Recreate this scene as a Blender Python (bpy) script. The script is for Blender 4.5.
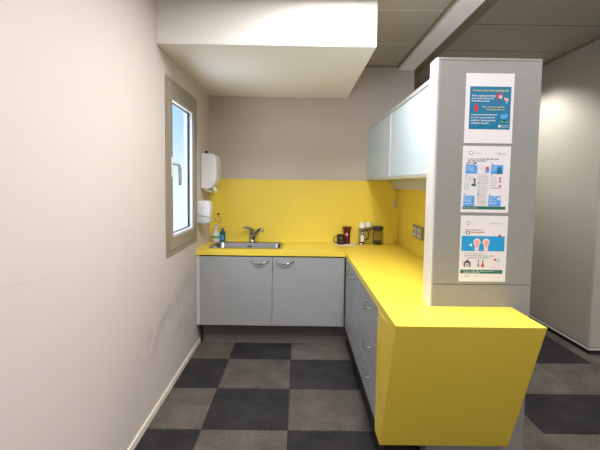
import bpy, bmesh, math, random
from mathutils import Vector, Matrix
random.seed(4)
PI = math.pi
for o in list(bpy.data.objects):
    bpy.data.objects.remove(o)
SC = bpy.context.scene
COL = SC.collection

# ------------------------------------------------------------------ camera
fpx, cyo, pit, yaw, rol = 428.6, -11.16, .0699, .0045, .014
Fv = Vector((math.sin(yaw)*math.cos(pit), math.cos(yaw)*math.cos(pit), -math.sin(pit)))
R0 = Vector((math.cos(yaw), -math.sin(yaw), 0)); U0 = R0.cross(Fv)
Rv = R0*math.cos(rol)+U0*math.sin(rol); Uv = -R0*math.sin(rol)+U0*math.cos(rol)
cam = bpy.data.cameras.new('camera'); camo = bpy.data.objects.new('camera', cam); COL.objects.link(camo)
cam.sensor_width = 36; cam.lens = fpx/600*36; cam.shift_y = cyo/600; cam.clip_start = .02
camo.matrix_world = Matrix(((Rv.x, Uv.x, -Fv.x, 0), (Rv.y, Uv.y, -Fv.y, 0), (Rv.z, Uv.z, -Fv.z, 1.5), (0, 0, 0, 1)))
SC.camera = camo

# ------------------------------------------------------------------ world, exposure
W = bpy.data.worlds.new('world'); SC.world = W; W.use_nodes = True
wn = W.node_tree.nodes; wl = W.node_tree.links
bg = wn['Background']
tc = wn.new('ShaderNodeTexCoord'); sp = wn.new('ShaderNodeSeparateXYZ'); rp = wn.new('ShaderNodeValToRGB')
mr = wn.new('ShaderNodeMapRange'); mr.inputs['From Min'].default_value = -1; mr.inputs['From Max'].default_value = 1
wl.new(tc.outputs['Generated'], sp.inputs[0]); wl.new(sp.outputs['Z'], mr.inputs['Value']); wl.new(mr.outputs[0], rp.inputs[0]); wl.new(rp.outputs[0], bg.inputs[0])
for k, (p, c) in enumerate([(0, (2.6, 2.7, 2.8)), (.36, (2.6, 2.7, 2.8)), (.45, (.72, .84, .95)), (.50, (.66, .82, .97)), (.58, (.36, .60, .96)), (.68, (2.2, 2.8, 3.6)), (1, (2.6, 3.2, 4.2))]):
    e = rp.color_ramp.elements[k] if k < 2 else rp.color_ramp.elements.new(p)
    e.position = p; e.color = (*c, 1)
bg.inputs[1].default_value = 1.5
SC.view_settings.view_transform = 'Standard'; SC.view_settings.look = 'None'
SC.view_settings.gamma = 1; SC.view_settings.use_curve_mapping = False
SC.view_settings.exposure = 0.15

def area(name, loc, sx, sy, power, col=(1, .97, .955), rot=(0, 0, 0), spread=PI):
    l = bpy.data.lights.new(name, 'AREA'); l.shape = 'RECTANGLE'; l.size = sx; l.size_y = sy
    l.energy = power; l.color = col; l.spread = spread
    o = bpy.data.objects.new(name, l); o.location = loc; o.rotation_euler = rot; COL.objects.link(o)
    return o
KEY = [(.34, 2.2, 2.655, 36), (.34, .9, 2.655, 18), (.34, -1.7, 2.655, 42)]          # kitchen-side ceiling panels; the middle one is added for even fill
RIGHT = [(2.0, .9, 2.784, 26), (3.6, 2.2, 2.784, 22)]
for (x, y, z, pw) in KEY+RIGHT:
    area('ceiling_light_lamp', (x, y, z), .52, .52, pw)
dl = bpy.data.lights.new('downlight_lamp', 'SPOT'); dl.energy = 85; dl.spot_size = math.radians(138); dl.spot_blend = .45
dl.shadow_soft_size = .06; dl.color = (1, .96, .90)
dlo = bpy.data.objects.new('downlight_lamp', dl); dlo.location = (2.03, 4.62, 2.79); COL.objects.link(dlo)

# ------------------------------------------------------------------ materials
def mat(name, col, rough=.5, metal=0, spec=.5, noise=None, bump=None, trans=0, emit=None, ior=1.45, coat=0):
    m = bpy.data.materials.new(name); m.use_nodes = True; nt = m.node_tree; b = nt.nodes['Principled BSDF']
    b.inputs['Base Color'].default_value = (*col, 1); b.inputs['Roughness'].default_value = rough
    b.inputs['Metallic'].default_value = metal; b.inputs['Specular IOR Level'].default_value = spec
    b.inputs['Transmission Weight'].default_value = trans; b.inputs['IOR'].default_value = ior
    b.inputs['Coat Weight'].default_value = coat
    if emit:
        b.inputs['Emission Color'].default_value = (*emit[0], 1); b.inputs['Emission Strength'].default_value = emit[1]
    t = nt.nodes.new('ShaderNodeTexCoord')
    if noise:
        sc, amt = noise
        n = nt.nodes.new('ShaderNodeTexNoise'); n.inputs['Scale'].default_value = sc; n.inputs['Detail'].default_value = 4
        nt.links.new(t.outputs['Object'], n.inputs['Vector'])
        mx = nt.nodes.new('ShaderNodeMix'); mx.data_type = 'RGBA'
        nt.links.new(n.outputs['Fac'], mx.inputs['Factor'])
        mx.inputs['A'].default_value = (*[c*(1-amt) for c in col], 1); mx.inputs['B'].default_value = (*[min(1, c*(1+amt)) for c in col], 1)
        nt.links.new(mx.outputs['Result'], b.inputs['Base Color'])
    if bump:
        sc, st = bump
        n = nt.nodes.new('ShaderNodeTexNoise'); n.inputs['Scale'].default_value = sc
        nt.links.new(t.outputs['Object'], n.inputs['Vector'])
        bp = nt.nodes.new('ShaderNodeBump'); bp.inputs['Strength'].default_value = st; bp.inputs['Distance'].default_value = .002
        nt.links.new(n.outputs['Fac'], bp.inputs['Height']); nt.links.new(bp.outputs[0], b.inputs['Normal'])
    return m
M = {}
M['yellow'] = mat('yellow_laminate', (.92, .695, .07), .36, spec=.95, noise=(3, .02))
M['yellow_splash'] = mat('yellow_splash', (.91, .70, .08), .3, spec=.8, noise=(2, .02))
M['wall_left'] = mat('wall_paint', (.61, .557, .54), .7, spec=.25, bump=(60, .15))
M['wall_back'] = mat('wall_paint_back', (.60, .55, .51), .75, spec=.2, noise=(1.5, .03))
M['soffit'] = mat('soffit_white', (.85, .84, .83), .7, spec=.2)
M['beam'] = mat('beam_white', (.92, .88, .87), .6)
M['wall_right'] = mat('wall_right_paint', (.50, .485, .43), .6, spec=.3, noise=(1.2, .04))
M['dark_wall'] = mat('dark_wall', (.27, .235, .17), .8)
M['partition'] = mat('partition_laminate', (.275, .275, .27), .42, noise=(26, .10))
M['edge_white'] = mat('edge_white', (.70, .71, .74), .35)
M['cabinet'] = mat('cabinet_grey', (.365, .375, .38), .4, noise=(40, .04))
M['filler'] = mat('filler_grey', (.62, .62, .62), .45)
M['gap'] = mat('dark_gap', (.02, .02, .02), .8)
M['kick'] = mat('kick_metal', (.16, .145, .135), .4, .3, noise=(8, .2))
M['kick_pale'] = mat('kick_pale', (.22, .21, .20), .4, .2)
M['chrome'] = mat('chrome', (.48, .48, .50), .16, 1)
M['steel'] = mat('brushed_steel', (.40, .40, .41), .24, 1)
M['alu'] = mat('aluminium_frame', (.62, .65, .68), .35, .5)
M['taupe'] = mat('taupe_frame', (.27, .245, .195), .45, spec=.5)
M['handle_grey'] = mat('handle_grey', (.42, .43, .46), .3)
M['white_pl'] = mat('white_plastic', (.80, .80, .82), .35)
M['clear_pl'] = mat('grey_plastic', (.62, .65, .68), .3)
M['black'] = mat('black_plastic', (.02, .02, .022), .35)
M['door_glass'] = mat('milky_glass', (.60, .74, .82), .35, noise=(3, .02))
M['socket'] = mat('socket_grey', (.27, .255, .21), .4)
M['red'] = mat('red_ceramic', (.13, .006, .012), .2, coat=.4)
M['brown'] = mat('dark_brown_ceramic', (.045, .022, .012), .3)
M['paper'] = mat('poster_paper', (.76, .74, .79), .35)
M['napkin'] = mat('napkin', (.85, .80, .72), .8)
M['teal'] = mat('teal_plastic', (.015, .16, .17), .3)
M['green'] = mat('green_label', (.12, .42, .2), .5)
M['pink'] = mat('pink', (.75, .35, .42), .5)
M['coffee'] = mat('coffee', (.05, .02, .01), .5)
M['blue'] = mat('poster_blue', (.006, .17, .33), .4)
M['lightblue'] = mat('poster_light_blue', (.10, .36, .80), .4)
M['skyblue'] = mat('poster_sky_blue', (.02, .32, .68), .4)
M['ink'] = mat('poster_ink', (.10, .10, .14), .5)
M['inkgrey'] = mat('poster_grey_ink', (.32, .33, .38), .5)
M['white_ink'] = mat('poster_white', (.80, .84, .88), .5)
M['yellow_ink'] = mat('poster_yellow', (.75, .62, .12), .5)
M['red_ink'] = mat('poster_red', (.50, .03, .06), .5)
M['green_ink'] = mat('poster_green', (.03, .15, .13), .5)
M['peach'] = mat('poster_peach', (.80, .38, .30), .5)
M['palepink'] = mat('poster_pale_pink', (.80, .62, .70), .5)
M['baseboard'] = mat('baseboard_cream', (.78, .73, .64), .5)
M['lamp'] = mat('lamp_diffuser', (.9, .9, .9), .5, emit=((1, .95, .88), 6))
M['lampframe'] = mat('lamp_frame', (.7, .7, .7), .5)
M['jamb'] = mat('outer_reveal', (.75, .8, .85), .6)

def glass_mat(name, tint, mixf, rough=.02):
    m = bpy.data.materials.new(name); m.use_nodes = True; nt = m.node_tree; nt.nodes.clear()
    o = nt.nodes.new('ShaderNodeOutputMaterial'); t = nt.nodes.new('ShaderNodeBsdfTransparent'); g = nt.nodes.new('ShaderNodeBsdfGlossy')
    t.inputs[0].default_value = (*tint, 1); g.inputs['Roughness'].default_value = rough
    x = nt.nodes.new('ShaderNodeMixShader'); lw = nt.nodes.new('ShaderNodeLayerWeight'); lw.inputs[0].default_value = .5
    pw_ = nt.nodes.new('ShaderNodeMath'); pw_.operation = 'POWER'; nt.links.new(lw.outputs['Facing'], pw_.inputs[0]); pw_.inputs[1].default_value = mixf
    f = nt.nodes.new('ShaderNodeMath'); f.operation = 'MULTIPLY_ADD'; nt.links.new(pw_.outputs[0], f.inputs[0]); f.inputs[1].default_value = .7; f.inputs[2].default_value = .04
    nt.links.new(f.outputs[0], x.inputs[0]); nt.links.new(t.outputs[0], x.inputs[1]); nt.links.new(g.outputs[0], x.inputs[2])
    nt.links.new(x.outputs[0], o.inputs[0]); return m
M['pane'] = glass_mat('window_glass', (.96, .98, 1), 6)
M['jar'] = glass_mat('jar_glass', (.93, .93, .90), 2.5)

def mathn(nt, op, a, b=None, c=None):
    n = nt.nodes.new('ShaderNodeMath'); n.operation = op
    for i, v in enumerate((a, b, c)):
        if v is None: continue
        if hasattr(v, 'is_linked') or hasattr(v, 'links'): nt.links.new(v, n.inputs[i])
        else: n.inputs[i].default_value = v
    return n.outputs[0]

def floor_mat():
    m = mat('carpet_tiles', (.1, .1, .1), .95, spec=.1); nt = m.node_tree; b = nt.nodes['Principled BSDF']
    t = nt.nodes.new('ShaderNodeTexCoord'); s = nt.nodes.new('ShaderNodeSeparateXYZ'); nt.links.new(t.outputs['Object'], s.inputs[0])
    X, Y = s.outputs[0], s.outputs[1]
    tw = .5276
    ix = mathn(nt, 'DIVIDE', mathn(nt, 'ADD', X, .5736+10*tw), tw); iy = mathn(nt, 'DIVIDE', mathn(nt, 'ADD', Y, -3.5682+20*tw), tw)
    fx = mathn(nt, 'FLOOR', ix); fy = mathn(nt, 'FLOOR', iy)
    odd = mathn(nt, 'MODULO', mathn(nt, 'ADD', fx, fy), 2)                  # 1 = pale in the kitchen bay
    def between(v, lo, hi): return mathn(nt, 'MULTIPLY', mathn(nt, 'GREATER_THAN', v, lo), mathn(nt, 'LESS_THAN', v, hi))
    d1 = mathn(nt, 'MULTIPLY', between(Y, 2.507, 3.012), between(X, 1.515, 9))
    d2 = mathn(nt, 'MULTIPLY', between(Y, 3.556, 4.25), between(X, 1.0, 2.53))
    d3 = between(Y, 1.45, 1.98)
    dark_r = mathn(nt, 'MAXIMUM', mathn(nt, 'MAXIMUM', d1, d2), d3)
    right = mathn(nt, 'GREATER_THAN', X, 1.14)
    pale = mathn(nt, 'ADD', mathn(nt, 'MULTIPLY', right, mathn(nt, 'SUBTRACT', 1, dark_r)), mathn(nt, 'MULTIPLY', mathn(nt, 'SUBTRACT', 1, right), odd))
    # per-tile tone
    cmb = nt.nodes.new('ShaderNodeCombineXYZ'); nt.links.new(fx, cmb.inputs[0]); nt.links.new(fy, cmb.inputs[1])
    wn_ = nt.nodes.new('ShaderNodeTexWhiteNoise'); wn_.noise_dimensions = '3D'; nt.links.new(cmb.outputs[0], wn_.inputs[0])
    mx = nt.nodes.new('ShaderNodeMix'); mx.data_type = 'RGBA'; nt.links.new(pale, mx.inputs['Factor'])
    mx.inputs['A'].default_value = (.038, .036, .038, 1); mx.inputs['B'].default_value = (.128, .114, .100, 1)
    n = nt.nodes.new('ShaderNodeTexNoise'); n.inputs['Scale'].default_value = 75; n.inputs['Detail'].default_value = 8; n.inputs['Roughness'].default_value = .8
    nt.links.new(t.outputs['Object'], n.inputs['Vector'])
    n2 = nt.nodes.new('ShaderNodeTexNoise'); n2.inputs['Scale'].default_value = 5; n2.inputs['Detail'].default_value = 5
    nt.links.new(t.outputs['Object'], n2.inputs['Vector'])
    k = mathn(nt, 'MULTIPLY_ADD', n.outputs['Fac'], 3.0, -.5)
    k2 = mathn(nt, 'MULTIPLY_ADD', n2.outputs['Fac'], 1.1, .45)
    k3 = mathn(nt, 'MULTIPLY_ADD', wn_.outputs['Value'], .3, .85)
    kk = mathn(nt, 'MULTIPLY', mathn(nt, 'MULTIPLY', k, k2), k3)
    # tile joints
    jx = mathn(nt, 'LESS_THAN', mathn(nt, 'FRACT', ix), .012); jy = mathn(nt, 'LESS_THAN', mathn(nt, 'FRACT', iy), .012)
    jj = mathn(nt, 'MULTIPLY', mathn(nt, 'MAXIMUM', mathn(nt, 'MULTIPLY', jx, mathn(nt, 'SUBTRACT', 1, right)), jy), .35)
    kk = mathn(nt, 'MULTIPLY', kk, mathn(nt, 'SUBTRACT', 1, jj))
    v = nt.nodes.new('ShaderNodeVectorMath'); v.operation = 'SCALE'; nt.links.new(mx.outputs['Result'], v.inputs[0]); nt.links.new(kk, v.inputs['Scale'])
    nt.links.new(v.outputs[0], b.inputs['Base Color'])
    bp = nt.nodes.new('ShaderNodeBump'); bp.inputs['Strength'].default_value = .5; bp.inputs['Distance'].default_value = .004
    nt.links.new(n.outputs['Fac'], bp.inputs['Height']); nt.links.new(bp.outputs[0], b.inputs['Normal'])
    return m
M['floor'] = floor_mat()

def ceil_mat(name, col, y0, pitch, linecol, w):
    m = mat(name, col, .8, spec=.2); nt = m.node_tree; b = nt.nodes['Principled BSDF']
    t = nt.nodes.new('ShaderNodeTexCoord'); s = nt.nodes.new('ShaderNodeSeparateXYZ'); nt.links.new(t.outputs['Object'], s.inputs[0])
    fr = mathn(nt, 'FRACT', mathn(nt, 'DIVIDE', mathn(nt, 'ADD', s.outputs[1], -y0+20*pitch), pitch))
    ln = mathn(nt, 'LESS_THAN', fr, w/pitch)
    mx = nt.nodes.new('ShaderNodeMix'); mx.data_type = 'RGBA'; nt.links.new(ln, mx.inputs['Factor'])
    mx.inputs['A'].default_value = (*col, 1); mx.inputs['B'].default_value = (*linecol, 1)
    nt.links.new(mx.outputs['Result'], b.inputs['Base Color']); return m
M['ceilL'] = ceil_mat('ceiling_planks', (.46, .43, .36), 3.01, .697, (.62, .59, .52), .016)
M['ceilR'] = ceil_mat('ceiling_planks_side', (.42, .40, .34), 3.60, .69, (.16, .14, .11), .014)

def stain(m):
    nt = m.node_tree; b = nt.nodes['Principled BSDF']
    t = nt.nodes.new('ShaderNodeTexCoord'); s = nt.nodes.new('ShaderNodeSeparateXYZ'); nt.links.new(t.outputs['Object'], s.inputs[0])
    tot = None
    for (y, z, sy, sz, slope, a) in [(2.75, .52, .28, .05, .25, .45), (3.35, .64, .40, .10, .15, .40), (2.55, .44, .3, .16, .3, .22), (3.45, .40, .5, .2, 0, .25), (1.42, 1.155, .22, .005, -.10, .22)]:
        dy = mathn(nt, 'DIVIDE', mathn(nt, 'ADD', s.outputs[1], -y), sy)
        zz = mathn(nt, 'SUBTRACT', mathn(nt, 'ADD', s.outputs[2], -z), mathn(nt, 'MULTIPLY', mathn(nt, 'ADD', s.outputs[1], -y), slope))
        dz = mathn(nt, 'DIVIDE', zz, sz)
        e = mathn(nt, 'EXPONENT', mathn(nt, 'MULTIPLY', mathn(nt, 'ADD', mathn(nt, 'MULTIPLY', dy, dy), mathn(nt, 'MULTIPLY', dz, dz)), -1.0))
        e = mathn(nt, 'MULTIPLY', e, a); tot = e if tot is None else mathn(nt, 'ADD', tot, e)
    n = nt.nodes.new('ShaderNodeTexNoise'); n.inputs['Scale'].default_value = 7; n.inputs['Detail'].default_value = 6
    nt.links.new(t.outputs['Object'], n.inputs['Vector'])
    rr = nt.nodes.new('ShaderNodeMapRange'); rr.inputs['From Min'].default_value = .38; rr.inputs['From Max'].default_value = .68
    nt.links.new(n.outputs['Fac'], rr.inputs['Value'])
    f = mathn(nt, 'MULTIPLY', tot, rr.outputs[0])
    c = tuple(b.inputs['Base Color'].default_value)
    mx = nt.nodes.new('ShaderNodeMix'); mx.data_type = 'RGBA'; nt.links.new(f, mx.inputs['Factor'])
    mx.inputs['A'].default_value = c; mx.inputs['B'].default_value = (.24, .21, .20, 1)
    nt.links.new(mx.outputs['Result'], b.inputs['Base Color'])
stain(M['wall_left'])

# ------------------------------------------------------------------ mesh helpers
def box(bm, x0, x1, y0, y1, z0, z1, mi=0):
    vs = [bm.verts.new(p) for p in ((x0, y0, z0), (x1, y0, z0), (x1, y1, z0), (x0, y1, z0), (x0, y0, z1), (x1, y0, z1), (x1, y1, z1), (x0, y1, z1))]
    for f in ((0, 3, 2, 1), (4, 5, 6, 7), (0, 1, 5, 4), (1, 2, 6, 5), (2, 3, 7, 6), (3, 0, 4, 7)):
        fc = bm.faces.new([vs[i] for i in f]); fc.material_index = mi
    return vs
def prism(bm, pts, ax, a, b, mi=0):
    """pts: 2D outline in the two other axes (x<y<z order), extruded along axis ax from a to b"""
    def P(q, v):
        l = list(q); l.insert(ax, v); return l
    A = [bm.verts.new(P(p, a)) for p in pts]; B = [bm.verts.new(P(p, b)) for p in pts]
    n = len(pts); fs = [bm.faces.new(A), bm.faces.new(B)]
    for i in range(n): fs.append(bm.faces.new((A[i], A[(i+1) % n], B[(i+1) % n], B[i])))
    for f in fs: f.material_index = mi
    bmesh.ops.recalc_face_normals(bm, faces=fs)
    return A+B
def grid_slab(bm, us, vs, keep, ax, a, b, shift=None):
    """cells of a grid (us x vs) where keep(cu,cv), extruded along ax; shared verts, open interior"""
    def P(u, v, w):
        l = [u, v]; l.insert(ax, w); return tuple(l)
    c = {}
    def V(i, j, k):
        if (i, j, k) not in c: c[(i, j, k)] = bm.verts.new(P(us[i], vs[j], (a, b)[k]))
        return c[(i, j, k)]
    cell = {(i, j): keep((us[i]+us[i+1])/2, (vs[j]+vs[j+1])/2) for i in range(len(us)-1) for j in range(len(vs)-1)}
    fs = []
    for (i, j), on in cell.items():
        if not on: continue
        for k in (0, 1): fs.append(bm.faces.new((V(i, j, k), V(i+1, j, k), V(i+1, j+1, k), V(i, j+1, k))))
        for (di, dj, e) in ((-1, 0, ((i, j), (i, j+1))), (1, 0, ((i+1, j), (i+1, j+1))), (0, -1, ((i, j), (i+1, j))), (0, 1, ((i, j+1), (i+1, j+1)))):
            if not cell.get((i+di, j+dj), False):
                (p, q), (r, s) = e
                fs.append(bm.faces.new((V(p, q, 0), V(r, s, 0), V(r, s, 1), V(p, q, 1))))
    bmesh.ops.recalc_face_normals(bm, faces=fs)
    return c
def tube(bm, pts, rad, seg=10, mi=0, cap=True):
    pts = [Vector(p) for p in pts]; n = len(pts)
    rads = rad if isinstance(rad, (list, tuple)) else [rad]*n
    rings = []; ref = None
    for i, p in enumerate(pts):
        t = (pts[min(i+1, n-1)]-pts[max(i-1, 0)]).normalized()
        if ref is None: ref = Vector((0, 0, 1)) if abs(t.z) < .9 else Vector((1, 0, 0))
        a = (ref-t*ref.dot(t)).normalized(); b = t.cross(a); ref = a
        rings.append([bm.verts.new(p+(a*math.cos(2*PI*k/seg)+b*math.sin(2*PI*k/seg))*rads[i]) for k in range(seg)])
    for r0, r1 in zip(rings, rings[1:]):
        for k in range(seg):
            f = bm.faces.new((r0[k], r0[(k+1) % seg], r1[(k+1) % seg], r1[k])); f.smooth = True; f.material_index = mi
    if cap:
        for r in (rings[0], rings[-1]):
            f = bm.faces.new(r if r is rings[-1] else r[::-1]); f.material_index = mi
def lathe(bm, prof, cx=0, cy=0, seg=32, mi=0, close=True):
    rings = []
    for (r, z) in prof:
        if r < 1e-6: rings.append([bm.verts.new((cx, cy, z))])
        else: rings.append([bm.verts.new((cx+r*math.cos(2*PI*k/seg), cy+r*math.sin(2*PI*k/seg), z)) for k in range(seg)])
    for a, b in zip(rings, rings[1:]):
        for k in range(seg):
            k2 = (k+1) % seg
            if len(a) == 1 and len(b) == 1: continue
            if len(a) == 1: f = bm.faces.new((a[0], b[k2], b[k]))
            elif len(b) == 1: f = bm.faces.new((a[k], a[k2], b[0]))
            else: f = bm.faces.new((a[k], a[k2], b[k2], b[k]))
            f.smooth = True; f.material_index = mi
def disc(bm, cx, cz, r, y, seg=20, mi=0, sx=1):
    vs = [bm.verts.new((cx+r*sx*math.cos(2*PI*k/seg), y, cz+r*math.sin(2*PI*k/seg))) for k in range(seg)]
    f = bm.faces.new(vs); f.material_index = mi
    f.normal_update()
    if f.normal.y > 0: f.normal_flip()
def obj(name, bm, mats, parent=None, bevel=0, seg=2, origin=None, **props):
    me = bpy.data.meshes.new(name); bmesh.ops.remove_doubles(bm, verts=bm.verts, dist=1e-7)
    bm.to_mesh(me); bm.free()
    o = bpy.data.objects.new(name, me); COL.objects.link(o)
    for m in (mats if isinstance(mats, (list, tuple)) else [mats]): me.materials.append(M[m])
    if parent is not None:
        o.parent = parent; o.matrix_parent_inverse = Matrix.Identity(4)
        me.transform(world_mat(parent).inverted())
    if bevel:
        b = o.modifiers.new('bevel', 'BEVEL'); b.width = bevel; b.segments = seg; b.limit_method = 'ANGLE'; b.angle_limit = math.radians(40)
    for k, v in props.items(): o[k] = v
    return o
def world_mat(o):
    m = o.matrix_basis.copy()
    while o.parent is not None: o = o.parent; m = o.matrix_basis @ m
    return m
def thing(name, label, cat, loc, group=None, kind=None):
    o = bpy.data.objects.new(name, None); COL.objects.link(o); o.location = loc; o.empty_display_size = .05
    if label: o['label'] = label; o['category'] = cat
    if group: o['group'] = group
    if kind: o['kind'] = kind
    return o
def rrect(x0, x1, y0, y1, r, n=6):
    pts = []
    for cx, cy, a0 in ((x1-r, y1-r, 0), (x0+r, y1-r, PI/2), (x0+r, y0+r, PI), (x1-r, y0+r, 1.5*PI)):
        for k in range(n+1):
            a = a0+PI/2*k/n; pts.append((cx+r*math.cos(a), cy+r*math.sin(a)))
    return pts
def text_bm(bm, s, x, z, size, y, mi=0, width=None, align='LEFT'):
    cu = bpy.data.curves.new('t', 'FONT'); cu.body = s; cu.size = size; cu.align_x = align; cu.resolution_u = 2; cu.offset = size*.012
    to = bpy.data.objects.new('t', cu); COL.objects.link(to)
    dg = bpy.context.evaluated_depsgraph_get(); dg.update()
    me = bpy.data.meshes.new_from_object(to.evaluated_get(dg))
    xs = [v.co.x for v in me.vertices] or [0, 1]
    k = 1 if width is None else width/(max(xs)-min(xs))
    x0 = min(xs) if align == 'LEFT' else 0
    vm = [bm.verts.new((x+(v.co.x-x0)*k, y, z+v.co.y)) for v in me.vertices]
    for p in me.polygons:
        try: f = bm.faces.new([vm[i] for i in p.vertices]); f.material_index = mi
        except ValueError: pass
    bpy.data.objects.remove(to); bpy.data.curves.remove(cu); bpy.data.meshes.remove(me)

def obj_split(name, bm, mats, parent, gap):
    """one part per picture or paragraph: faces closer than gap go together"""
    fs = list(bm.faces); n = len(fs); par = list(range(n))
    bb = [(min(v.co.x for v in f.verts), max(v.co.x for v in f.verts), min(v.co.z for v in f.verts), max(v.co.z for v in f.verts)) for f in fs]
    def find(i):
        while par[i] != i: par[i] = par[par[i]]; i = par[i]
        return i
    for i in range(n):
        a = bb[i]
        for j in range(i+1, n):
            b = bb[j]
            if a[0]-gap < b[1] and b[0]-gap < a[1] and a[2]-gap < b[3] and b[2]-gap < a[3]: par[find(i)] = find(j)
    groups = {}
    for i in range(n): groups.setdefault(find(i), []).append(fs[i])
    for g in groups.values():
        nb = bmesh.new()
        for f in g:
            q = nb.faces.new([nb.verts.new(v.co) for v in f.verts]); q.material_index = f.material_index
        obj(name, nb, mats, parent)
    bm.free()

# ------------------------------------------------------------------ dimensions
XL, YB = -.913, 4.423
ZC, ZCB = .894, .851
XI, YI = .4283, 3.8138
YE, XE = 1.806, 1.0835
XR, XR2 = 1.044, 1.16
P0, P1, PY0, PY1, PZ = .663, 1.1767, 2.122, 2.2277, 2.121
CZL, CZR = 2.695, 2.824
XW, YW = 2.637, 3.76
YREAR, XFAR, YFAR = -3.0, 5.2, 6.8
S = dict(kind='structure')

# ------------------------------------------------------------------ room
bm = bmesh.new(); box(bm, XL-.3, XFAR+.2, YREAR-.2, YFAR+.2, -.1, 0); obj('floor', bm, 'floor', **S)
W_Y0, W_Y1, W_Z0, W_Z1 = 2.95, 3.829, .973, 2.227
bm = bmesh.new()
grid_slab(bm, [YREAR-.1, W_Y0+.03, W_Y1-.03, YFAR], [0, W_Z0+.03, W_Z1-.03, 3.0], lambda u, v: not (W_Y0 < u < W_Y1 and W_Z0 < v < W_Z1), 0, XL-.10, XL)
obj('wall_left', bm, 'wall_left', **S)
bm = bmesh.new(); box(bm, XL, XR2, YB, YB+.12, 0, 3.0); obj('wall_back', bm, 'wall_back', **S)
bm = bmesh.new(); box(bm, XL-.1, XFAR, YREAR-.12, YREAR, 0, 3.0); obj('wall_rear', bm, 'wall_back', **S)
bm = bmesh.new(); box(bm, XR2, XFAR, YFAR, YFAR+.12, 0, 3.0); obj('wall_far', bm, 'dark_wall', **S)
bm = bmesh.new(); box(bm, XFAR, XFAR+.12, YREAR, YW, 0, 3.0); obj('wall_side', bm, 'wall_right', **S)
bm = bmesh.new(); box(bm, XL-.1, 1.0, YREAR, YB+.1, CZL, CZL+.1); obj('ceiling', bm, 'ceilL', **S)
bm = bmesh.new(); box(bm, 1.0, XFAR, YREAR, YFAR, CZR, CZR+.1); obj('ceiling_side', bm, 'ceilR', **S)
# projecting block of wall on the right, standing on a black recessed base
bm = bmesh.new(); box(bm, XW, XFAR, YW, YFAR, .052, CZR); obj('wall_right', bm, 'wall_right', bevel=.018, seg=3, **S)
bm = bmesh.new(); box(bm, XW-.004, XFAR, YW-.004, YFAR, .038, .052); obj('trim_3', bm, 'edge_white', bevel=.004, **S)
bm = bmesh.new(); box(bm, XW+.006, XFAR, YW+.006, YFAR, 0, .038); obj('baseboard_right', bm, 'gap', **S)
bm = bmesh.new(); box(bm, XW-.012, XFAR, YW-.012, YFAR, CZR-.012, CZR); obj('trim_4', bm, 'dark_wall', **S)
# soffit over the sink
bm = bmesh.new(); box(bm, XL, .4827, 2.783, YB, 2.3716, CZL); obj('ceiling_soffit', bm, 'soffit', bevel=.003, **S)
# beam and its dark border strip
bm = bmesh.new(); box(bm, .995, 1.147, YREAR, YB+.12, 2.655, 3.0); obj('trim_1', bm, 'beam', bevel=.002, **S)
bm = bmesh.new(); box(bm, .975, .995, YREAR, YB, 2.680, CZL); obj('beam_shadow_strip', bm, 'dark_wall', **S)  # dark strip painting in the shadow line left of the beam
bm = bmesh.new(); box(bm, 1.147, 1.40, YREAR, YFAR, CZR-.014, CZR); obj('trim_2', bm, 'dark_wall', **S)
bm = bmesh.new(); box(bm, .6, .975, YB-.01, YB, CZL-.008, CZL); obj('ceiling_shadow_strip', bm, 'dark_wall', **S)  # dark strip for the shadow line where ceiling meets back wall
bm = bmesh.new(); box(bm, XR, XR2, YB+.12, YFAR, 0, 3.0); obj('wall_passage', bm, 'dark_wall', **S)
# low wall behind the right-hand worktop
bm = bmesh.new(); box(bm, XR, XR2, PY1, YB, 0, 2.118); obj('wall_side_low', bm, 'wall_back', **S)
# baseboard
bm = bmesh.new(); box(bm, XL, XL+.012, YREAR, 3.95, 0, .045); obj('baseboard_left', bm, 'baseboard', bevel=.003, **S)

# partition end panel
pt = thing('wall_partition', None, None, ((P0+P1)/2, PY0, 0), kind='structure')
bm = bmesh.new(); box(bm, P0+.012, P1, PY0, PY1, 1.0085, PZ-.012); obj('upper_panel', bm, 'partition', pt, bevel=.0015)
bm = bmesh.new(); box(bm, P0+.012, P1, PY0, PY1, 0, 1.0055); obj('lower_panel', bm, 'partition', pt, bevel=.0015)
bm = bmesh.new(); box(bm, P0+.014, P1-.004, PY0+.004, PY1-.004, 1.004, 1.010); obj('joint', bm, 'gap', pt)
bm = bmesh.new(); box(bm, P0, P0+.0118, PY0-.001, PY1, ZC, PZ); obj('lit_side_edging', bm, 'edge_white', pt, bevel=.002)  # pale colour paints window light onto the partition's left edge
bm = bmesh.new(); box(bm, P0+.0122, P0+.0185, PY0-.0012, PY0, ZC, PZ-.012); obj('corner_strip', bm, 'cabinet', pt)
bm = bmesh.new(); box(bm, P0+.0122, P1, PY0-.001, PY1, PZ-.012, PZ); obj('top_edging', bm, 'partition', pt, bevel=.002)

# ------------------------------------------------------------------ window
wd = thing('window_1', None, None, (XL, 3.39, W_Z0), kind='structure')
def ring_bm(y0, y1, z0, z1, wy, wz, x0, x1):
    bm = bmesh.new()
    grid_slab(bm, [y0, y0+wy, y1-wy, y1], [z0, z0+wz, z1-wz, z1], lambda u, v: not (y0+wy < u < y1-wy and z0+wz < v < z1-wz), 0, x0, x1)
    return bm
obj('window_frame', ring_bm(W_Y0, W_Y1, W_Z0, W_Z1, .055, .045, XL-.05, XL+.010), 'taupe', wd, bevel=.004)
sa = obj('sash', ring_bm(W_Y0+.040, W_Y1-.048, W_Z0+.038, W_Z1-.038, .078, .095, XL-.045, XL+.020), 'taupe', wd, bevel=.008, seg=3)
obj('lit_rebate_bead', ring_bm(W_Y0+.117, W_Y1-.125, W_Z0+.132, W_Z1-.132, .022, .012, XL-.04, XL+.004), 'edge_white', sa, bevel=.003)  # white colour stands for the sash rebate lit by daylight
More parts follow.
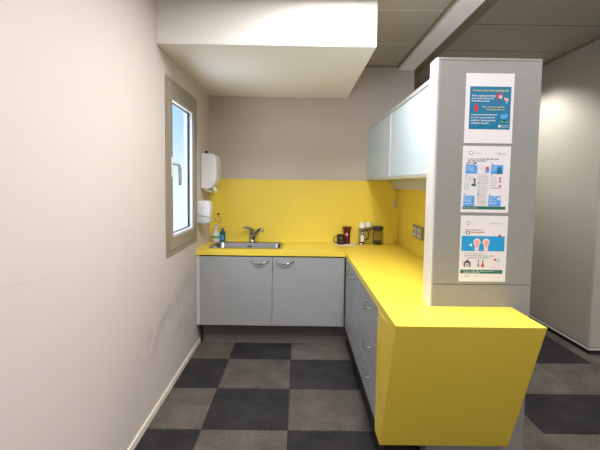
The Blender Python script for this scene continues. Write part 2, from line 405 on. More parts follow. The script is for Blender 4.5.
obj('gasket', ring_bm(W_Y0+.136, W_Y1-.146, W_Z0+.143, W_Z1-.143, .009, .009, XL-.036, XL-.020), 'black', sa)
bm = bmesh.new(); box(bm, XL-.032, XL-.026, W_Y0+.138, W_Y1-.148, W_Z0+.146, W_Z1-.146); obj('glass', bm, 'pane', sa)
hd = bmesh.new()
hy = W_Y0+.078
HX = XL+.020
box(hd, HX+.000, HX+.012, hy-.016, hy+.016, 1.535, 1.675)
wh = obj('handle_plate', hd, 'white_pl', sa, bevel=.005, seg=3)
bm = bmesh.new()
tube(bm, [(HX+.012, hy, 1.625), (HX+.041, hy, 1.625), (HX+.046, hy+.010, 1.622), (HX+.048, hy+.028, 1.612), (HX+.048, hy+.042, 1.585), (HX+.048, hy+.046, 1.53), (HX+.048, hy+.042, 1.478)],
     [.009, .010, .010, .011, .012, .012, .010], 12)
obj('handle', bm, 'handle_grey', wh)

# ------------------------------------------------------------------ worktop with sloping end
SX0, SX1, SY0, SY1 = -.815, -.160, 3.968, 4.350
def on_top(x, y):
    if SX0 < x < SX1 and SY0 < y < SY1: return False
    if y > YI: return x < XR
    if y > PY1: return XI < x < XR
    if y > PY0: return XI < x < P0
    return XI < x < XE
wt = thing('kitchen_worktop', 'glossy yellow L-shaped worktop whose near end slopes down as a deep panel', 'worktop', (XI, YE, 0))
bm = bmesh.new()
c = grid_slab(bm, [XL, SX0, SX1, XI, P0, XR, XE], [YE, PY0, PY1, YI, SY0, SY1, YB], on_top, 2, ZCB, ZC)
sl = .3964
for v in bm.verts:
    if abs(v.co.y-YE) < 1e-4: v.co.y += .075 if v.co.z < ZC-.01 else .0012
obj('worktop_slab', bm, 'yellow', wt, bevel=.0008)
bm = bmesh.new()
zb = .1816; zt = ZCB-.0015
def yz(z): return YE+sl*(ZC-z)
prism(bm, [(YE, ZC), (YE+.0752, zt), (2.1215, zt), (2.1215, zb), (yz(zb), zb)], 0, XI, XE)
prism(bm, [(2.1215, zt), (2.222, zt), (2.222, zb), (2.1215, zb)], 0, XI, P0-.001)
obj('end_panel', bm, 'yellow', wt, bevel=.0025)

# backsplash panels
bm = bmesh.new(); box(bm, XL+.001, XR-.011, YB-.010, YB, ZC+.001, 1.541)
o = obj('back_splash_panel', bm, 'yellow_splash'); o['label'] = 'wide yellow splash panel on the back wall behind the sink'; o['category'] = 'splashback'
bm = bmesh.new(); box(bm, XR-.010, XR, PY1, YB, ZC+.001, 1.46)
o = obj('side_splash_panel', bm, 'yellow_splash'); o['label'] = 'yellow splash panel on the side wall holding the grey socket'; o['category'] = 'splashback'

# ------------------------------------------------------------------ base cabinets
def bow_handle(name, p, along, out, parent, L=.155, drop=.020):
    """crescent bow: p centre, along = unit axis, out = outward axis"""
    bm = bmesh.new(); p = Vector(p); a = Vector(along); o_ = Vector(out)
    pts = []; rr = []
    N = 14
    for i in range(N+1):
        t = -1+2*i/N
        pts.append(p+a*(t*L/2)+o_*(.006+.026*(1-abs(t)**2.6))+Vector((0, 0, -drop*(1-t*t)+drop*.6))); rr.append(.0035+.0035*(1-t*t))
    tube(bm, pts, rr, 8)
    for s in (-1, 1):
        q = p+a*(s*L/2*.97)+Vector((0, 0, drop*.55)); tube(bm, [q-o_*.0005, q+o_*.012], .006, 10)
    return obj(name, bm, 'chrome', parent)
DT = .838
# sink cabinet on the back run
cb = thing('sink_cabinet', 'light grey sink cabinet with two doors against the back wall', 'cabinet', (-.24, YI+.02, 0))
FY = 3.8253
bm = bmesh.new(); grid_slab(bm, [-.905, -.895, .385, .42], [FY+.020, 4.40], lambda u, v: True, 2, .2, .70)
obj('carcass', bm, 'cabinet', cb)
bm = bmesh.new(); box(bm, XL+.002, -.882, FY+.003, FY+.2, .206, ZCB-.002); obj('filler_strip', bm, 'filler', cb, bevel=.002)
bm = bmesh.new(); box(bm, -.880, .44, FY+.018, FY+.03, .70, ZCB-.002); obj('door_shadow_strip', bm, 'gap', cb)  # black strip painting in the shadow line between doors and worktop
for (x0, x1, hx) in ((-.8795, -.2275, -.337), (-.2235, .4275, -.112)):
    bm = bmesh.new(); box(bm, x0, x1, FY, FY+.0178, .2065, DT)
    d = obj('door', bm, 'cabinet', cb, bevel=.0015)
    bow_handle('door_handle', (hx, FY, .788), (1, 0, 0), (0, -1, 0), d)
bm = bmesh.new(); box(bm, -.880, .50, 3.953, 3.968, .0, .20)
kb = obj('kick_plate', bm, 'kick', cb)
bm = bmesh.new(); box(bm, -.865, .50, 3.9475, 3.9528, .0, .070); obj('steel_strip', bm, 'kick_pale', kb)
# run on the right
FX = XI+.010
c2 = thing('door_cabinet', 'light grey base cabinet with a pair of doors under the side worktop', 'cabinet', (FX+.3, 3.36, 0))
bm = bmesh.new(); box(bm, FX+.019, 1.03, 2.925, 3.79, .2, ZCB-.002); obj('carcass', bm, 'gap', c2)
for (y0, y1, hy_) in ((3.383, 3.822, 3.475), (2.932, 3.379, 3.285)):
    bm = bmesh.new(); box(bm, FX, FX+.0178, y0, y1, .2065, DT)
    d = obj('door', bm, 'cabinet', c2, bevel=.0015)
    bow_handle('door_handle', (FX, hy_, .775), (0, 1, 0), (-1, 0, 0), d)
bm = bmesh.new(); box(bm, FX+.035, FX+.05, 2.925, 3.94, 0, .2); obj('kick_plate', bm, 'gap', c2)  # kick set forward and black to paint the shadow band below the doors
c3 = thing('drawer_cabinet', 'light grey base cabinet with three drawers beside the yellow end panel', 'cabinet', (FX+.3, 2.57, 0))
bm = bmesh.new(); box(bm, FX+.019, 1.03, 2.232, 2.922, .2, ZCB-.002); obj('carcass', bm, 'gap', c3)
for (z0, z1, hz) in ((.614, DT, .768), (.412, .610, .530), (.2065, .408, .345)):
    bm = bmesh.new(); box(bm, FX, FX+.0178, 2.2245, 2.928, z0, z1)
    d = obj('drawer', bm, 'cabinet', c3, bevel=.0015)
    bow_handle('drawer_handle', (FX, 2.545, hz), (0, 1, 0), (-1, 0, 0), d)
bm = bmesh.new(); box(bm, FX+.035, FX+.05, 2.222, 2.922, 0, .2); obj('kick_plate', bm, 'gap', c3)  # black here too, as the painted shadow band under the drawers

# ------------------------------------------------------------------ wall cabinets
XC = .704; Z1, Z2 = 1.545, 2.078
def wall_cab(y0, y1, label, rail):
    t = thing('wall_cabinet', label, 'cabinet', (XC+.15, (y0+y1)/2, Z1))
    bm = bmesh.new(); box(bm, XC+.021, XR-.001, y0, y1, Z1, Z2); obj('carcass', bm, 'alu', t)
    bm = bmesh.new(); fr = .026
    grid_slab(bm, [y0+.002, y0+.002+fr, y1-.002-fr, y1-.002], [Z1, Z1+fr, Z2-fr, Z2], lambda u, v: not (y0+.002+fr < u < y1-.002-fr and Z1+fr < v < Z2-fr), 0, XC, XC+.020)
    d = obj('door', bm, 'alu', t, bevel=.0015)
    bm = bmesh.new(); box(bm, XC+.005, XC+.012, y0+.022, y1-.022, Z1+.02, Z2-.02); obj('glass_panel', bm, 'door_glass', d)
    return t
ca = wall_cab(3.386, YB-.002, 'milky glass wall cabinet in the far corner beside the back wall', 0)
cn = wall_cab(2.235, 3.382, 'long milky glass wall cabinet next to the partition with posters', 1)
bm = bmesh.new(); box(bm, .965, XR-.001, 2.235, YB-.012, 1.462, Z1-.001)
o = obj('mounting_rail', bm, 'filler'); o['label'] = 'pale rail fixed under the glass wall cabinets above the side splash panel'; o['category'] = 'rail'

# ------------------------------------------------------------------ sink and tap
sk = thing('sink', 'stainless steel inset sink set into the yellow worktop', 'sink', (-.51, 4.16, ZC))
bm = bmesh.new()
loops = [(rrect(SX0-.022, SX1+.022, SY0-.022, SY1+.046, .055), ZC+.0008), (rrect(SX0-.018, SX1+.018, SY0-.018, SY1+.042, .052), ZC+.0045),
         (rrect(SX0+.006, SX1-.006, SY0+.006, SY1-.006, .06), ZC+.0035), (rrect(SX0+.010, SX1-.010, SY0+.010, SY1-.010, .06), ZC-.006),
         (rrect(SX0+.022, SX1-.022, SY0+.022, SY1-.022, .06), ZC-.135), (rrect(SX0+.045, SX1-.045, SY0+.045, SY1-.045, .045), ZC-.155)]
prev = None
for pts, z in loops:
    r = [bm.verts.new((x, y, z)) for x, y in pts]
    if prev:
        for k in range(len(r)):
            f = bm.faces.new((prev[k], prev[(k+1) % len(r)], r[(k+1) % len(r)], r[k])); f.smooth = True
    prev = r
bm.faces.new(prev)
obj('basin', bm, 'steel', sk)
bm = bmesh.new(); lathe(bm, [(0, ZC-.153), (.03, ZC-.1535), (.038, ZC-.1525), (.04, ZC-.1548)], -.51, 4.16, 20); obj('drain', bm, 'chrome', sk)
bm = bmesh.new()
for dx in (-.012, .004, .020): box(bm, -.5+dx, -.488+dx, SY1-.0165, SY1-.0135, ZC-.042, ZC-.030)
obj('overflow_slot', bm, 'gap', sk)
tp = thing('mixer_tap', 'chrome single lever mixer tap standing behind the sink', 'tap', (-.465, 4.352, ZC+.003))
bm = bmesh.new(); lathe(bm, [(0, ZC+.0045), (.030, ZC+.0045), (.030, ZC+.012), (.025, ZC+.018), (.025, ZC+.095), (.028, ZC+.105), (.028, ZC+.128), (.020, ZC+.138), (0, ZC+.140)], -.465, 4.372, 24)
obj('tap_body', bm, 'chrome', tp)
bm = bmesh.new(); tube(bm, [(-.455, 4.35, ZC+.045), (-.432, 4.32, ZC+.082), (-.408, 4.29, ZC+.120), (-.382, 4.25, ZC+.148), (-.358, 4.22, ZC+.153), (-.346, 4.21, ZC+.135)], [.019, .018, .017, .016, .015, .015], 12)
obj('spout', bm, 'chrome', tp)
bm = bmesh.new(); tube(bm, [(-.465, 4.362, ZC+.128), (-.485, 4.345, ZC+.146), (-.520, 4.325, ZC+.156), (-.552, 4.31, ZC+.160)], [.020, .015, .012, .010], 10)
obj('lever', bm, 'chrome', tp)

# ------------------------------------------------------------------ dispensers on the left wall
ds = thing('soap_dispenser', 'tall white soap dispenser high on the left wall beside the window', 'dispenser', (XL, 4.12, 1.44))
bm = bmesh.new()
prism(bm, [(XL+.001, 1.44), (XL+.085, 1.44), (XL+.125, 1.475), (XL+.148, 1.52), (XL+.148, 1.70), (XL+.135, 1.755), (XL+.10, 1.772), (XL+.001, 1.772)], 1, 4.0, 4.24)
obj('cover', bm, 'white_pl', ds, bevel=.015, seg=4)
bm = bmesh.new(); box(bm, XL+.1485, XL+.151, 4.03, 4.21, 1.53, 1.70); obj('front_panel', bm, 'paper', ds, bevel=.001)
bm = bmesh.new(); prism(bm, [(XL+.02, 1.439), (XL+.075, 1.439), (XL+.085, 1.405), (XL+.03, 1.420)], 1, 4.05, 4.19); obj('push_bar', bm, 'clear_pl', ds, bevel=.004)
bm = bmesh.new(); tube(bm, [(XL+.10, 4.08, 1.47), (XL+.125, 4.08, 1.425), (XL+.132, 4.08, 1.40)], [.017, .015, .012], 12); obj('nozzle', bm, 'white_pl', ds)
bm = bmesh.new(); lathe(bm, [(0, 1.771), (.015, 1.771), (.015, 1.79), (.01, 1.796), (0, 1.797)], XL+.05, 4.03, 14); obj('lock_button', bm, 'black', ds)
dp = thing('towel_dispenser', 'small white towel dispenser low on the left wall above the worktop', 'dispenser', (XL, 3.87, 1.13))
bm = bmesh.new()
prism(bm, [(XL+.001, 1.205), (XL+.118, 1.185), (XL+.126, 1.26), (XL+.118, 1.315), (XL+.095, 1.335), (XL+.001, 1.335)], 1, 3.835, 3.97)
obj('cover', bm, 'white_pl', dp, bevel=.012, seg=3)
bm = bmesh.new()
prism(bm, [(XL+.001, 1.135), (XL+.105, 1.135), (XL+.120, 1.15), (XL+.116, 1.184), (XL+.001, 1.204)], 1, 3.842, 3.963)
obj('tray', bm, 'clear_pl', dp, bevel=.005)
bm = bmesh.new(); box(bm, XL+.02, XL+.085, 3.86, 3.945, 1.120, 1.136); obj('paper_end', bm, 'paper', dp)

# ------------------------------------------------------------------ items beside the sink
def ctr(name, label, cat, x, y, z=ZC): return thing(name, label, cat, (x, y, z))
b1 = ctr('soap_bottle', 'white pump bottle with a green label left of the sink', 'bottle', -.835, 4.385)
bx, by = -.838, 4.365
bm = bmesh.new(); lathe(bm, [(0, ZC+.0005), (.036, ZC+.0005), (.039, ZC+.006), (.039, ZC+.075), (.033, ZC+.10), (.015, ZC+.118), (.014, ZC+.126), (0, ZC+.126)], bx, by, 24); obj('bottle_body', bm, 'white_pl', b1)
bm = bmesh.new(); lathe(bm, [(.0395, ZC+.040), (.0395, ZC+.065)], bx, by, 24); obj('label_band', bm, 'green', b1)
bm = bmesh.new(); lathe(bm, [(.0396, ZC+.012), (.0396, ZC+.026)], bx, by, 24); obj('lower_band', bm, 'palepink', b1)
bm = bmesh.new(); lathe(bm, [(0, ZC+.1265), (.018, ZC+.1265), (.018, ZC+.150), (.008, ZC+.158), (.008, ZC+.180), (0, ZC+.180)], bx, by, 16)
tube(bm, [(bx, by, ZC+.176), (bx+.012, by-.01, ZC+.180), (bx+.035, by-.028, ZC+.176)], .007, 8); obj('pump', bm, 'paper', b1)
b2 = ctr('detergent_bottle', 'small dark teal bottle between the white pump bottle and sink', 'bottle', -.775, 4.385)
bm = bmesh.new(); prism(bm, rrect(-.800, -.744, 4.365, 4.405, .012), 2, ZC+.0005, ZC+.110)
obj('bottle_body', bm, 'teal', b2, bevel=.006)
bm = bmesh.new(); box(bm, -.790, -.756, 4.3636, 4.3648, ZC+.02, ZC+.07); obj('label_patch', bm, 'lightblue', b2)
bm = bmesh.new(); lathe(bm, [(0, ZC+.110), (.013, ZC+.110), (.012, ZC+.142), (0, ZC+.143)], -.772, 4.385, 16); obj('cap', bm, 'teal', b2)
bm = bmesh.new(); lathe(bm, [(0, 0), (.012, 0), (.012, .006), (.007, .016), (0, .018)], 0, 0, 16)
for v in bm.verts: v.co = Vector((v.co.x-.823, YB-.010-v.co.z, v.co.y+1.178))
hk0 = thing('wall_hook', 'black round hook with a wire loop on the splash panel above the soap', 'hook', (-.823, YB-.01, 1.178))
obj('knob', bm, 'black', hk0)
bm = bmesh.new()
tube(bm, [(-.823+.028*math.sin(a)*1.0, YB-.020, 1.125+.030*math.cos(a)) for a in [k*2*PI/16 for k in range(15)]], .0025, 6); obj('wire_loop', bm, 'steel', hk0)
for (x, z, w) in ((-.014, 1.467, 'upper'), (-.013, 1.303, 'lower')):
    bm = bmesh.new(); lathe(bm, [(0, 0), (.007, 0), (.007, .002), (.004, .003), (0, .0032)], 0, 0, 14)
    for v in bm.verts: v.co = Vector((v.co.x+x, YB-.010-v.co.z, v.co.y+z))
    o = obj('screw_cap', bm, 'white_pl'); o['label'] = w+' of two pale screw caps on the yellow splash panel'; o['category'] = 'screw cap'
cl = thing('cable_clip', 'small pale clip and cord on the splash panel near the corner', 'clip', (1.0, YB-.01, 1.30))
bm = bmesh.new(); box(bm, .987, 1.008, YB-.022, YB-.0105, 1.27, 1.345); obj('clip_body', bm, 'filler', cl, bevel=.003)
bm = bmesh.new(); tube(bm, [(.998, YB-.015, 1.345), (1.000, YB-.015, 1.40), (.998, YB-.015, 1.459)], .003, 8); obj('cord', bm, 'filler', cl)

# socket
so = thing('double_socket', 'grey double power socket on the yellow side splash panel', 'socket', (XR-.01, 3.64, 1.10))
bm = bmesh.new(); box(bm, XR-.022, XR-.0105, 3.50, 3.80, 1.045, 1.155); obj('face_plate', bm, 'socket', so, bevel=.003)
for yc in (3.575, 3.725):
    bm = bmesh.new(); box(bm, XR-.030, XR-.0223, yc-.055, yc+.055, 1.062, 1.138); m_ = obj('socket_module', bm, 'filler', so, bevel=.003)
    bm = bmesh.new()
    bm.free()
    for dy in (-.02, .02):
        bm = bmesh.new(); box(bm, XR-.0312, XR-.0302, yc+dy-.006, yc+dy+.006, 1.09, 1.11); obj('pin_hole', bm, 'gap', m_)

# mugs, press, jars
nk = bmesh.new(); vs = box(nk, .385, .585, 4.21, 4.395, ZC+.0003, ZC+.0023)
bmesh.ops.rotate(nk, verts=nk.verts, cent=(.485, 4.29, 0), matrix=Matrix.Rotation(.15, 3, 'Z'))
o = obj('paper_napkin', nk, 'napkin'); o['label'] = 'pale paper napkin lying under the two mugs'; o['category'] = 'napkin'
ZN = ZC+.0025
mg = ctr('mug', 'short dark brown mug with handle in front of the red cup', 'mug', .436, 4.30, ZN)
bm = bmesh.new(); lathe(bm, [(0, ZN), (.036, ZN), (.040, ZN+.004), (.042, ZN+.100), (.038, ZN+.100), (.037, ZN+.01), (0, ZN+.009)], .436, 4.30, 28); obj('mug_body', bm, 'brown', mg)
bm = bmesh.new(); tube(bm, [(.436-.040-.032*math.sin(a), 4.298, ZN+.050+.033*math.cos(a)) for a in [PI*k/10 for k in range(11)]], .005, 8); obj('handle', bm, 'brown', mg)
rc = ctr('cup', 'tall dark red cup with flared rim and pale emblem', 'cup', .502, 4.362, ZN)
bm = bmesh.new(); lathe(bm, [(0, ZN), (.036, ZN), (.038, ZN+.006), (.035, ZN+.05), (.034, ZN+.10), (.038, ZN+.140), (.046, ZN+.160), (.050, ZN+.164), (.050, ZN+.172), (.043, ZN+.172), (.036, ZN+.14), (.031, ZN+.02), (0, ZN+.015)], .502, 4.362, 32); obj('cup_body', bm, 'red', rc)
bm = bmesh.new()
for k in range(8):
    a = 2*PI*k/8
em = [(.497+.016*math.cos(2*PI*k/14)*(.8+.2*(k % 2)), ZN+.098+.018*math.sin(2*PI*k/14)*(.8+.2*(k % 2))) for k in range(14)]
prism(bm, em, 1, 4.3250, 4.3280); obj('emblem', bm, 'pink', rc)
fp = ctr('french_press', 'slim glass coffee press in a metal frame with pale lid', 'coffee press', .652, 4.28)
px, py = .652, 4.335
bm = bmesh.new(); lathe(bm, [(0, ZC+.004), (.030, ZC+.004), (.031, ZC+.160), (.029, ZC+.160), (.028, ZC+.007), (0, ZC+.0065)], px, py, 28); obj('beaker', bm, 'jar', fp)
bm = bmesh.new(); lathe(bm, [(0, ZC+.008), (.0275, ZC+.008), (.0275, ZC+.085), (0, ZC+.085)], px, py, 24); obj('coffee_grounds', bm, 'coffee', fp)
bm = bmesh.new()
for z in (.002, .115, .155): lathe(bm, [(.0312, ZC+z-.0015), (.0335, ZC+z-.0015), (.0335, ZC+z+.010), (.0312, ZC+z+.010), (.0312, ZC+z-.0015)], px, py, 28)
for k in range(4):
    a = PI/4+k*PI/2; tube(bm, [(px+.033*math.cos(a), py+.033*math.sin(a), ZC+.001), (px+.033*math.cos(a), py+.033*math.sin(a), ZC+.165)], .0035, 8)
obj('frame', bm, 'chrome', fp)
bm = bmesh.new(); prism(bm, rrect(.634, .668, ZC+.03, ZC+.098, .006, 3), 1, 4.2995, 4.3020); obj('paper_label', bm, 'napkin', fp)
bm = bmesh.new(); tube(bm, [(px+.034, py-.005, ZC+.150), (px+.058, py-.012, ZC+.140), (px+.068, py-.015, ZC+.10), (px+.060, py-.012, ZC+.055), (px+.034, py-.005, ZC+.045)], [.006, .007, .007, .007, .006], 10); obj('handle', bm, 'black', fp)
bm = bmesh.new(); lathe(bm, [(0, ZC+.166), (.034, ZC+.166), (.035, ZC+.176), (.030, ZC+.186), (.024, ZC+.205), (.020, ZC+.225), (0, ZC+.228)], px, py, 28); obj('lid', bm, 'white_pl', fp)
j1 = ctr('storage_jar', 'white lidded glass jar behind the coffee press', 'jar', .725, 4.35)
bm = bmesh.new(); lathe(bm, [(0, ZC+.0005), (.034, ZC+.0005), (.035, ZC+.15), (.026, ZC+.165), (.026, ZC+.172), (0, ZC+.172)], .720, 4.372, 28); obj('jar_body', bm, 'jar', j1)
bm = bmesh.new(); lathe(bm, [(0, ZC+.172), (.036, ZC+.172), (.040, ZC+.185), (.034, ZC+.214), (.015, ZC+.224), (0, ZC+.225)], .720, 4.372, 28); obj('lid', bm, 'white_pl', j1)
j2 = ctr('coffee_pot', 'round glass coffee pot with a black lid and dregs inside', 'pot', .805, 4.27)
jx, jy = .815, 4.335
bm = bmesh.new(); lathe(bm, [(0, ZC+.0005), (.050, ZC+.0005), (.056, ZC+.01), (.056, ZC+.125), (.050, ZC+.148), (.047, ZC+.148), (.053, ZC+.123), (.053, ZC+.012), (0, ZC+.006)], jx, jy, 32); obj('pot_body', bm, 'jar', j2)
bm = bmesh.new(); lathe(bm, [(0, ZC+.007), (.050, ZC+.008), (.052, ZC+.014), (.052, ZC+.038), (0, ZC+.040)], jx, jy, 28); obj('coffee', bm, 'coffee', j2)
bm = bmesh.new(); lathe(bm, [(0, ZC+.149), (.052, ZC+.149), (.055, ZC+.156), (.055, ZC+.180), (.048, ZC+.187), (0, ZC+.188)], jx, jy, 32); tube(bm, [(jx-.045, jy-.02, ZC+.168), (jx-.075, jy-.03, ZC+.165), (jx-.082, jy-.032, ZC+.14)], .008, 8); obj('lid', bm, 'black', j2)

# ------------------------------------------------------------------ posters
PF = PY0-.0014
def poster(label, x0, x1, z0, z1, lean=0):
    t = thing('poster', label, 'poster', ((x0+x1)/2, PF, z0), 'notices on the partition')
    bm = bmesh.new(); box(bm, x0, x1, PF-.0008, PF, z0, z1); obj('sheet', bm, 'paper', t)
    return t
Y1, Y2, Y3 = PF-.0014, PF-.0018, PF-.0022
def rect(bm, x0, x1, z0, z1, y, mi=0):
    f = bm.faces.new([bm.verts.new(p) for p in ((x0, y, z0), (x1, y, z0), (x1, y, z1), (x0, y, z1))]); f.material_index = mi
def words(bm, x0, x1, z, h, mi=0, seed=1):
    """a line of small illegible print"""
    rnd = random.Random(seed); x = x0
    while x < x1-.003:
        w = min(rnd.uniform(.006, .018), x1-x)
        n = max(1, int(w/.0026))
        for k in range(n):
            xx = x+w*k/n; hh = h*rnd.choice((.6, .7, 1)); rect(bm, xx, xx+w/n*.62, z, z+hh, Y3, mi)
            if rnd.random() < .6: rect(bm, xx, xx+w/n*.95, z, z+h*.22, Y3, mi)
        x += w+.0035
# poster 1
x0, x1, z0, z1 = .808, 1.044, 1.711, 2.048
p1 = poster('top poster with one large dark blue block on white paper', x0, x1, z0, z1)
bx0, bx1, bz0, bz1 = .829, 1.030, 1.779, 1.985
bm = bmesh.new(); box(bm, bx0, bx1, Y1, PF-.0009, bz0, bz1); obj('blue_block', bm, 'blue', p1)
bm = bmesh.new()
text_bm(bm, 'Protect others from getting sick', .843, 1.962, .013, Y3, 1, .175)
for i, s in enumerate(['When coughing and sneezing', 'cover mouth and nose with', 'flexed elbow or tissue']):
    text_bm(bm, s, .838, 1.937-.0125*i, .0115, Y3, 0, [.118, .108, .088][i])
for i, s in enumerate(['Throw tissue into closed bin', 'immediately after use']):
    text_bm(bm, s, [.888, .912][i], 1.884-.0125*i, .0105, Y3, 1, [.112, .088][i])
for i, s in enumerate(['Clean hands with alcohol-based', 'hand rub or soap and water after', 'coughing or sneezing and when', 'caring for the sick']):
    text_bm(bm, s, .838, 1.846-.0135*i, .0112, Y3, 0, [.128, .118, .120, .088][i])
text_bm(bm, 'World Health', .988, 1.796, .0065, Y3, 0, .034); text_bm(bm, 'Organization', .988, 1.789, .0065, Y3, 0, .034)
disc(bm, .979, 1.795, .0062, Y3, 16, 0)
obj_split('lettering', bm, ['white_ink', 'yellow_ink'], p1, .0045)
bm = bmesh.new()
disc(bm, .972, 1.942, .013, Y2, 20, 0); disc(bm, .978, 1.936, .0095, Y3, 18, 1); disc(bm, .972, 1.922, .011, Y2, 16, 3, .8)
disc(bm, 1.010, 1.922, .009, Y2, 18, 1); disc(bm, 1.008, 1.909, .007, Y3, 16, 2); disc(bm, 1.000, 1.928, .004, Y3, 10, 4)
rect(bm, .852, .872, 1.866, 1.887, Y2, 0); rect(bm, .849, .875, 1.887, 1.891, Y3, 0); disc(bm, .862, 1.897, .006, Y3, 10, 0)
disc(bm, .992, 1.842, .011, Y2, 16, 5, .9); disc(bm, 1.010, 1.846, .010, Y2, 16, 5, .8); disc(bm, 1.003, 1.832, .012, Y3, 14, 5, .6)
for (cx, s) in ((.994, 1), (1.012, -1)):
    rect(bm, cx-.008, cx+.008, 1.812, 1.820, Y3, 6)
disc(bm, 1.003, 1.821, .008, Y3, 12, 6)
obj_split('picture', bm, ['red_ink', 'peach', 'lightblue', 'ink', 'white_ink', 'lightblue', 'green'], p1, .0012)
# poster 2
x0, x1, z0, z1 = .806, 1.042, 1.370, 1.6975
p2 = poster('middle poster with a grid of small light blue boxes and text', x0, x1, z0, z1)
H = z1-z0; Wd = x1-x0
def PX(u): return x0+(u-463)/48*Wd     # photo columns on the sheet
bm = bmesh.new()
gx = [(.013+.008, .085), (.094, .150), (.160, .220)]
bl = [(.822, .880, 1.562, 1.606), (.948, 1.008, 1.562, 1.606), (.818, .872, 1.402, 1.454), (.942, 1.003, 1.402, 1.454)]
bm.free()
for (a, b, c_, d_) in bl:
    bm = bmesh.new(); box(bm, a, b, Y1, PF-.0009, c_, d_); obj('blue_box', bm, 'lightblue', p2)
bm = bmesh.new(); box(bm, .814, 1.028, Y1, PF-.0009, 1.386, 1.401); obj('green_band', bm, 'green_ink', p2)
bm = bmesh.new()
for i, (a, b, z) in enumerate([(.838+.02, .90, 1.661), (.965, 1.018, 1.662), (.975, 1.018, 1.655)]): words(bm, a, b, z, .005, 1, 30+i)
words(bm, .832, .985, 1.632, .0065, 0, 1); words(bm, .832, .925, 1.622, .0065, 0, 2); words(bm, .832, .858, 1.612, .0065, 0, 3)
k = 10
for (a, b, zt_, n) in [(.886, .940, 1.556, 6), (.822, .870, 1.545, 3), (.884, .938, 1.505, 7), (.886, .936, 1.448, 6), (.950, .985, 1.545, 6), (.820, .846, 1.515, 5)]:
    for i in range(n): words(bm, a, b-.01*random.random(), zt_-.0085*i, .0042, 1, k); k += 1
for (a, b, zt_, n) in [(.824, .872, 1.594, 3), (.822, .866, 1.446, 5), (.946, .985, 1.446, 5), (.818, .9, 1.391, 1), (.952, .975, 1.594, 3)]:
    for i in range(n): words(bm, a, b-.01*random.random(), zt_-.0085*i, .0042, 2 if zt_ > 1.40 else 3, k); k += 1
for (a, z) in [(.825, 1.609), (.950, 1.609), (.826, 1.552), (.886, 1.514), (.950, 1.553), (.886, 1.456), (.944, 1.456), (.820, 1.457)]: rect(bm, a, a+.0055, z, z+.006, Y3, 4)
obj_split('printed_text', bm, ['ink', 'inkgrey', 'white_ink', 'white_ink', 'blue'], p2, .0062)
bm = bmesh.new()
disc(bm, .845, 1.664, .010, Y2, 18, 0); disc(bm, .845, 1.664, .0065, Y3, 14, 1)
disc(bm, .868, 1.611, .008, Y3, 16, 2); disc(bm, .871, 1.607, .005, Y3-.0003, 12, 3)
disc(bm, .905, 1.592, .012, Y2, 16, 4, 1.2); disc(bm, .896, 1.578, .010, Y2, 14, 1); disc(bm, .930, 1.590, .008, Y3, 14, 5); rect(bm, .920, .940, 1.568, 1.585, Y2, 6)
disc(bm, .990, 1.588, .010, Y2, 16, 7); rect(bm, .978, 1.002, 1.564, 1.580, Y2, 7); rect(bm, .972, .996, 1.562, 1.567, Y3, 2)
rect(bm, .866, .874, 1.512, 1.532, Y2, 8); rect(bm, .854, .876, 1.500, 1.512, Y2, 8); disc(bm, .868, 1.534, .006, Y3, 12, 8)
for (a, z) in [(.995, 1.541), (.995, 1.526), (.995, 1.502)]: disc(bm, a, z, .0055, Y3, 12, 5)
rect(bm, .950, 1.004, 1.491, 1.4935, Y3, 5); disc(bm, .993, 1.440, .008, Y3, 14, 4)
obj_split('picture', bm, ['inkgrey', 'white_ink', 'ink', 'white_ink', 'palepink', 'red_ink', 'lightblue', 'blue', 'green_ink'], p2, .0012)
# poster 3
x0, x1, z0, z1 = .809, 1.044, 1.023, 1.3545
p3 = poster('bottom poster with a wide blue band showing two round heads', x0, x1, z0, z1)
bm = bmesh.new(); box(bm, .817, 1.032, Y1, PF-.0009, 1.177, 1.253); obj('blue_band', bm, 'skyblue', p3)
bm = bmesh.new(); box(bm, .816, 1.028, Y1, PF-.0009, 1.064, 1.083); obj('green_band', bm, 'green_ink', p3)
bm = bmesh.new()
words(bm, .862, .895, 1.315, .005, 4, 71); words(bm, .955, 1.018, 1.314, .0055, 1, 72)
words(bm, .835, .920, 1.281, .0065, 0, 73); words(bm, .862, .930, 1.269, .0075, 5, 74)
words(bm, .832, .935, 1.162, .006, 1, 75); words(bm, .832, .985, 1.151, .006, 2, 76); words(bm, .850, .965, 1.141, .006, 2, 77)
words(bm, .965, 1.010, 1.112, .004, 6, 78); words(bm, .966, 1.012, 1.100, .004, 6, 79); words(bm, .964, 1.010, 1.092, .004, 1, 80); words(bm, .898, .935, 1.088, .004, 6, 81)
words(bm, .832, .985, 1.0745, .0045, 3, 82); words(bm, .832, .915, 1.067, .0045, 3, 83)
words(bm, .836, .868, 1.049, .0045, 0, 84); words(bm, .885, .908, 1.049, .0045, 1, 85)
obj_split('printed_text', bm, ['ink', 'inkgrey', 'blue', 'white_ink', 'palepink', 'red_ink', 'palepink'], p3, .0062)
bm = bmesh.new()
disc(bm, .848, 1.318, .010, Y2, 18, 0); disc(bm, .848, 1.318, .0065, Y3, 14, 1)
for cx in (.894, .940):
    disc(bm, cx, 1.222, .0185, Y2, 22, 2); rect(bm, cx-.010, cx+.010, 1.178, 1.206, Y2, 2); disc(bm, cx+.001, 1.220, .0125, Y3, 18, 3); rect(bm, cx-.004, cx+.006, 1.195, 1.210, Y3, 3)
disc(bm, .864, 1.208, .006, Y3, 12, 1); disc(bm, 1.006, 1.255, .007, Y3, 14, 4)
rect(bm, .836, .858, 1.262, 1.276, Y2, 5); rect(bm, .841, .853, 1.265, 1.273, Y3, 1)
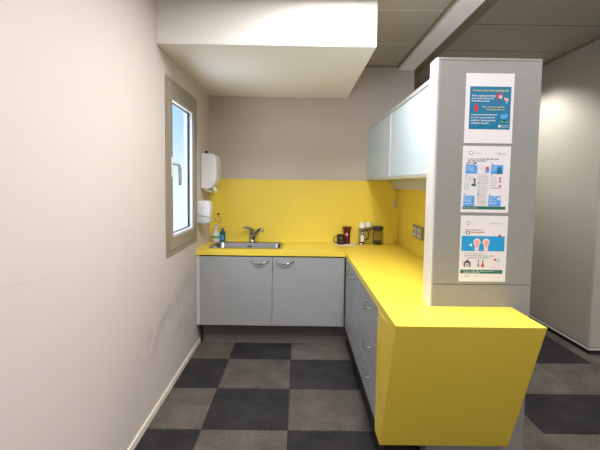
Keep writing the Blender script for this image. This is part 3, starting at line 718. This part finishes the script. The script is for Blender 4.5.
# house
v = [bm.verts.new((x, Y2, z)) for x, z in ((.831, 1.098), (.867, 1.098), (.867, 1.119), (.849, 1.136), (.831, 1.119))]; f = bm.faces.new(v); f.material_index = 5
rect(bm, .840, .858, 1.100, 1.115, Y3, 1); disc(bm, .849, 1.108, .005, Y3-.0002, 10, 5)
for (cx, mi) in ((.905, 0), (.927, 4)):
    disc(bm, cx, 1.128, .0045, Y3, 12, 5); v = [bm.verts.new((x, Y3, z)) for x, z in ((cx-.008, 1.098), (cx+.008, 1.098), (cx+.002, 1.122), (cx-.002, 1.122))]; f = bm.faces.new(v); f.material_index = mi
disc(bm, .988, 1.135, .006, Y3, 12, 4); rect(bm, .998, 1.012, 1.124, 1.138, Y3, 0); rect(bm, 1.001, 1.009, 1.127, 1.135, Y3-.0002, 1)
obj_split('picture', bm, ['inkgrey', 'white_ink', 'palepink', 'peach', 'red_ink', 'ink'], p3, .0012)

# ------------------------------------------------------------------ ceiling lights
for i, (x, y, z, pw) in enumerate(KEY+RIGHT):
    zc = CZL if i < 3 else CZR
    t = thing('ceiling_light', ['square ceiling light panel above the near kitchen floor', 'added square fill light panel above the camera', 'square ceiling light panel behind the camera', 'square ceiling light panel over the side passage', 'square ceiling light panel at the far right'][i], 'ceiling light', (x, y, zc), 'square ceiling light panels')
    bm = bmesh.new(); grid_slab(bm, [x-.3, x-.27, x+.27, x+.3], [y-.3, y-.27, y+.27, y+.3], lambda u, v: not (abs(u-x) < .27 and abs(v-y) < .27), 2, zc-.03, zc); obj('frame', bm, 'lampframe', t)
    bm = bmesh.new(); box(bm, x-.27, x+.27, y-.27, y+.27, zc-.012, zc-.006); obj('diffuser', bm, 'lamp', t)
t = thing('downlight', 'round ceiling downlight peeking over the top of the partition', 'ceiling light', (2.03, 4.62, CZR))
bm = bmesh.new(); lathe(bm, [(.085, CZR), (.10, CZR-.004), (.10, CZR-.012), (.085, CZR-.014), (.08, CZR-.004)], 2.03, 4.62, 28); obj('ring', bm, 'lampframe', t)
bm = bmesh.new(); lathe(bm, [(0, CZR-.006), (.078, CZR-.006), (.078, CZR-.002), (0, CZR-.002)], 2.03, 4.62, 28); obj('diffuser', bm, 'lamp', t)
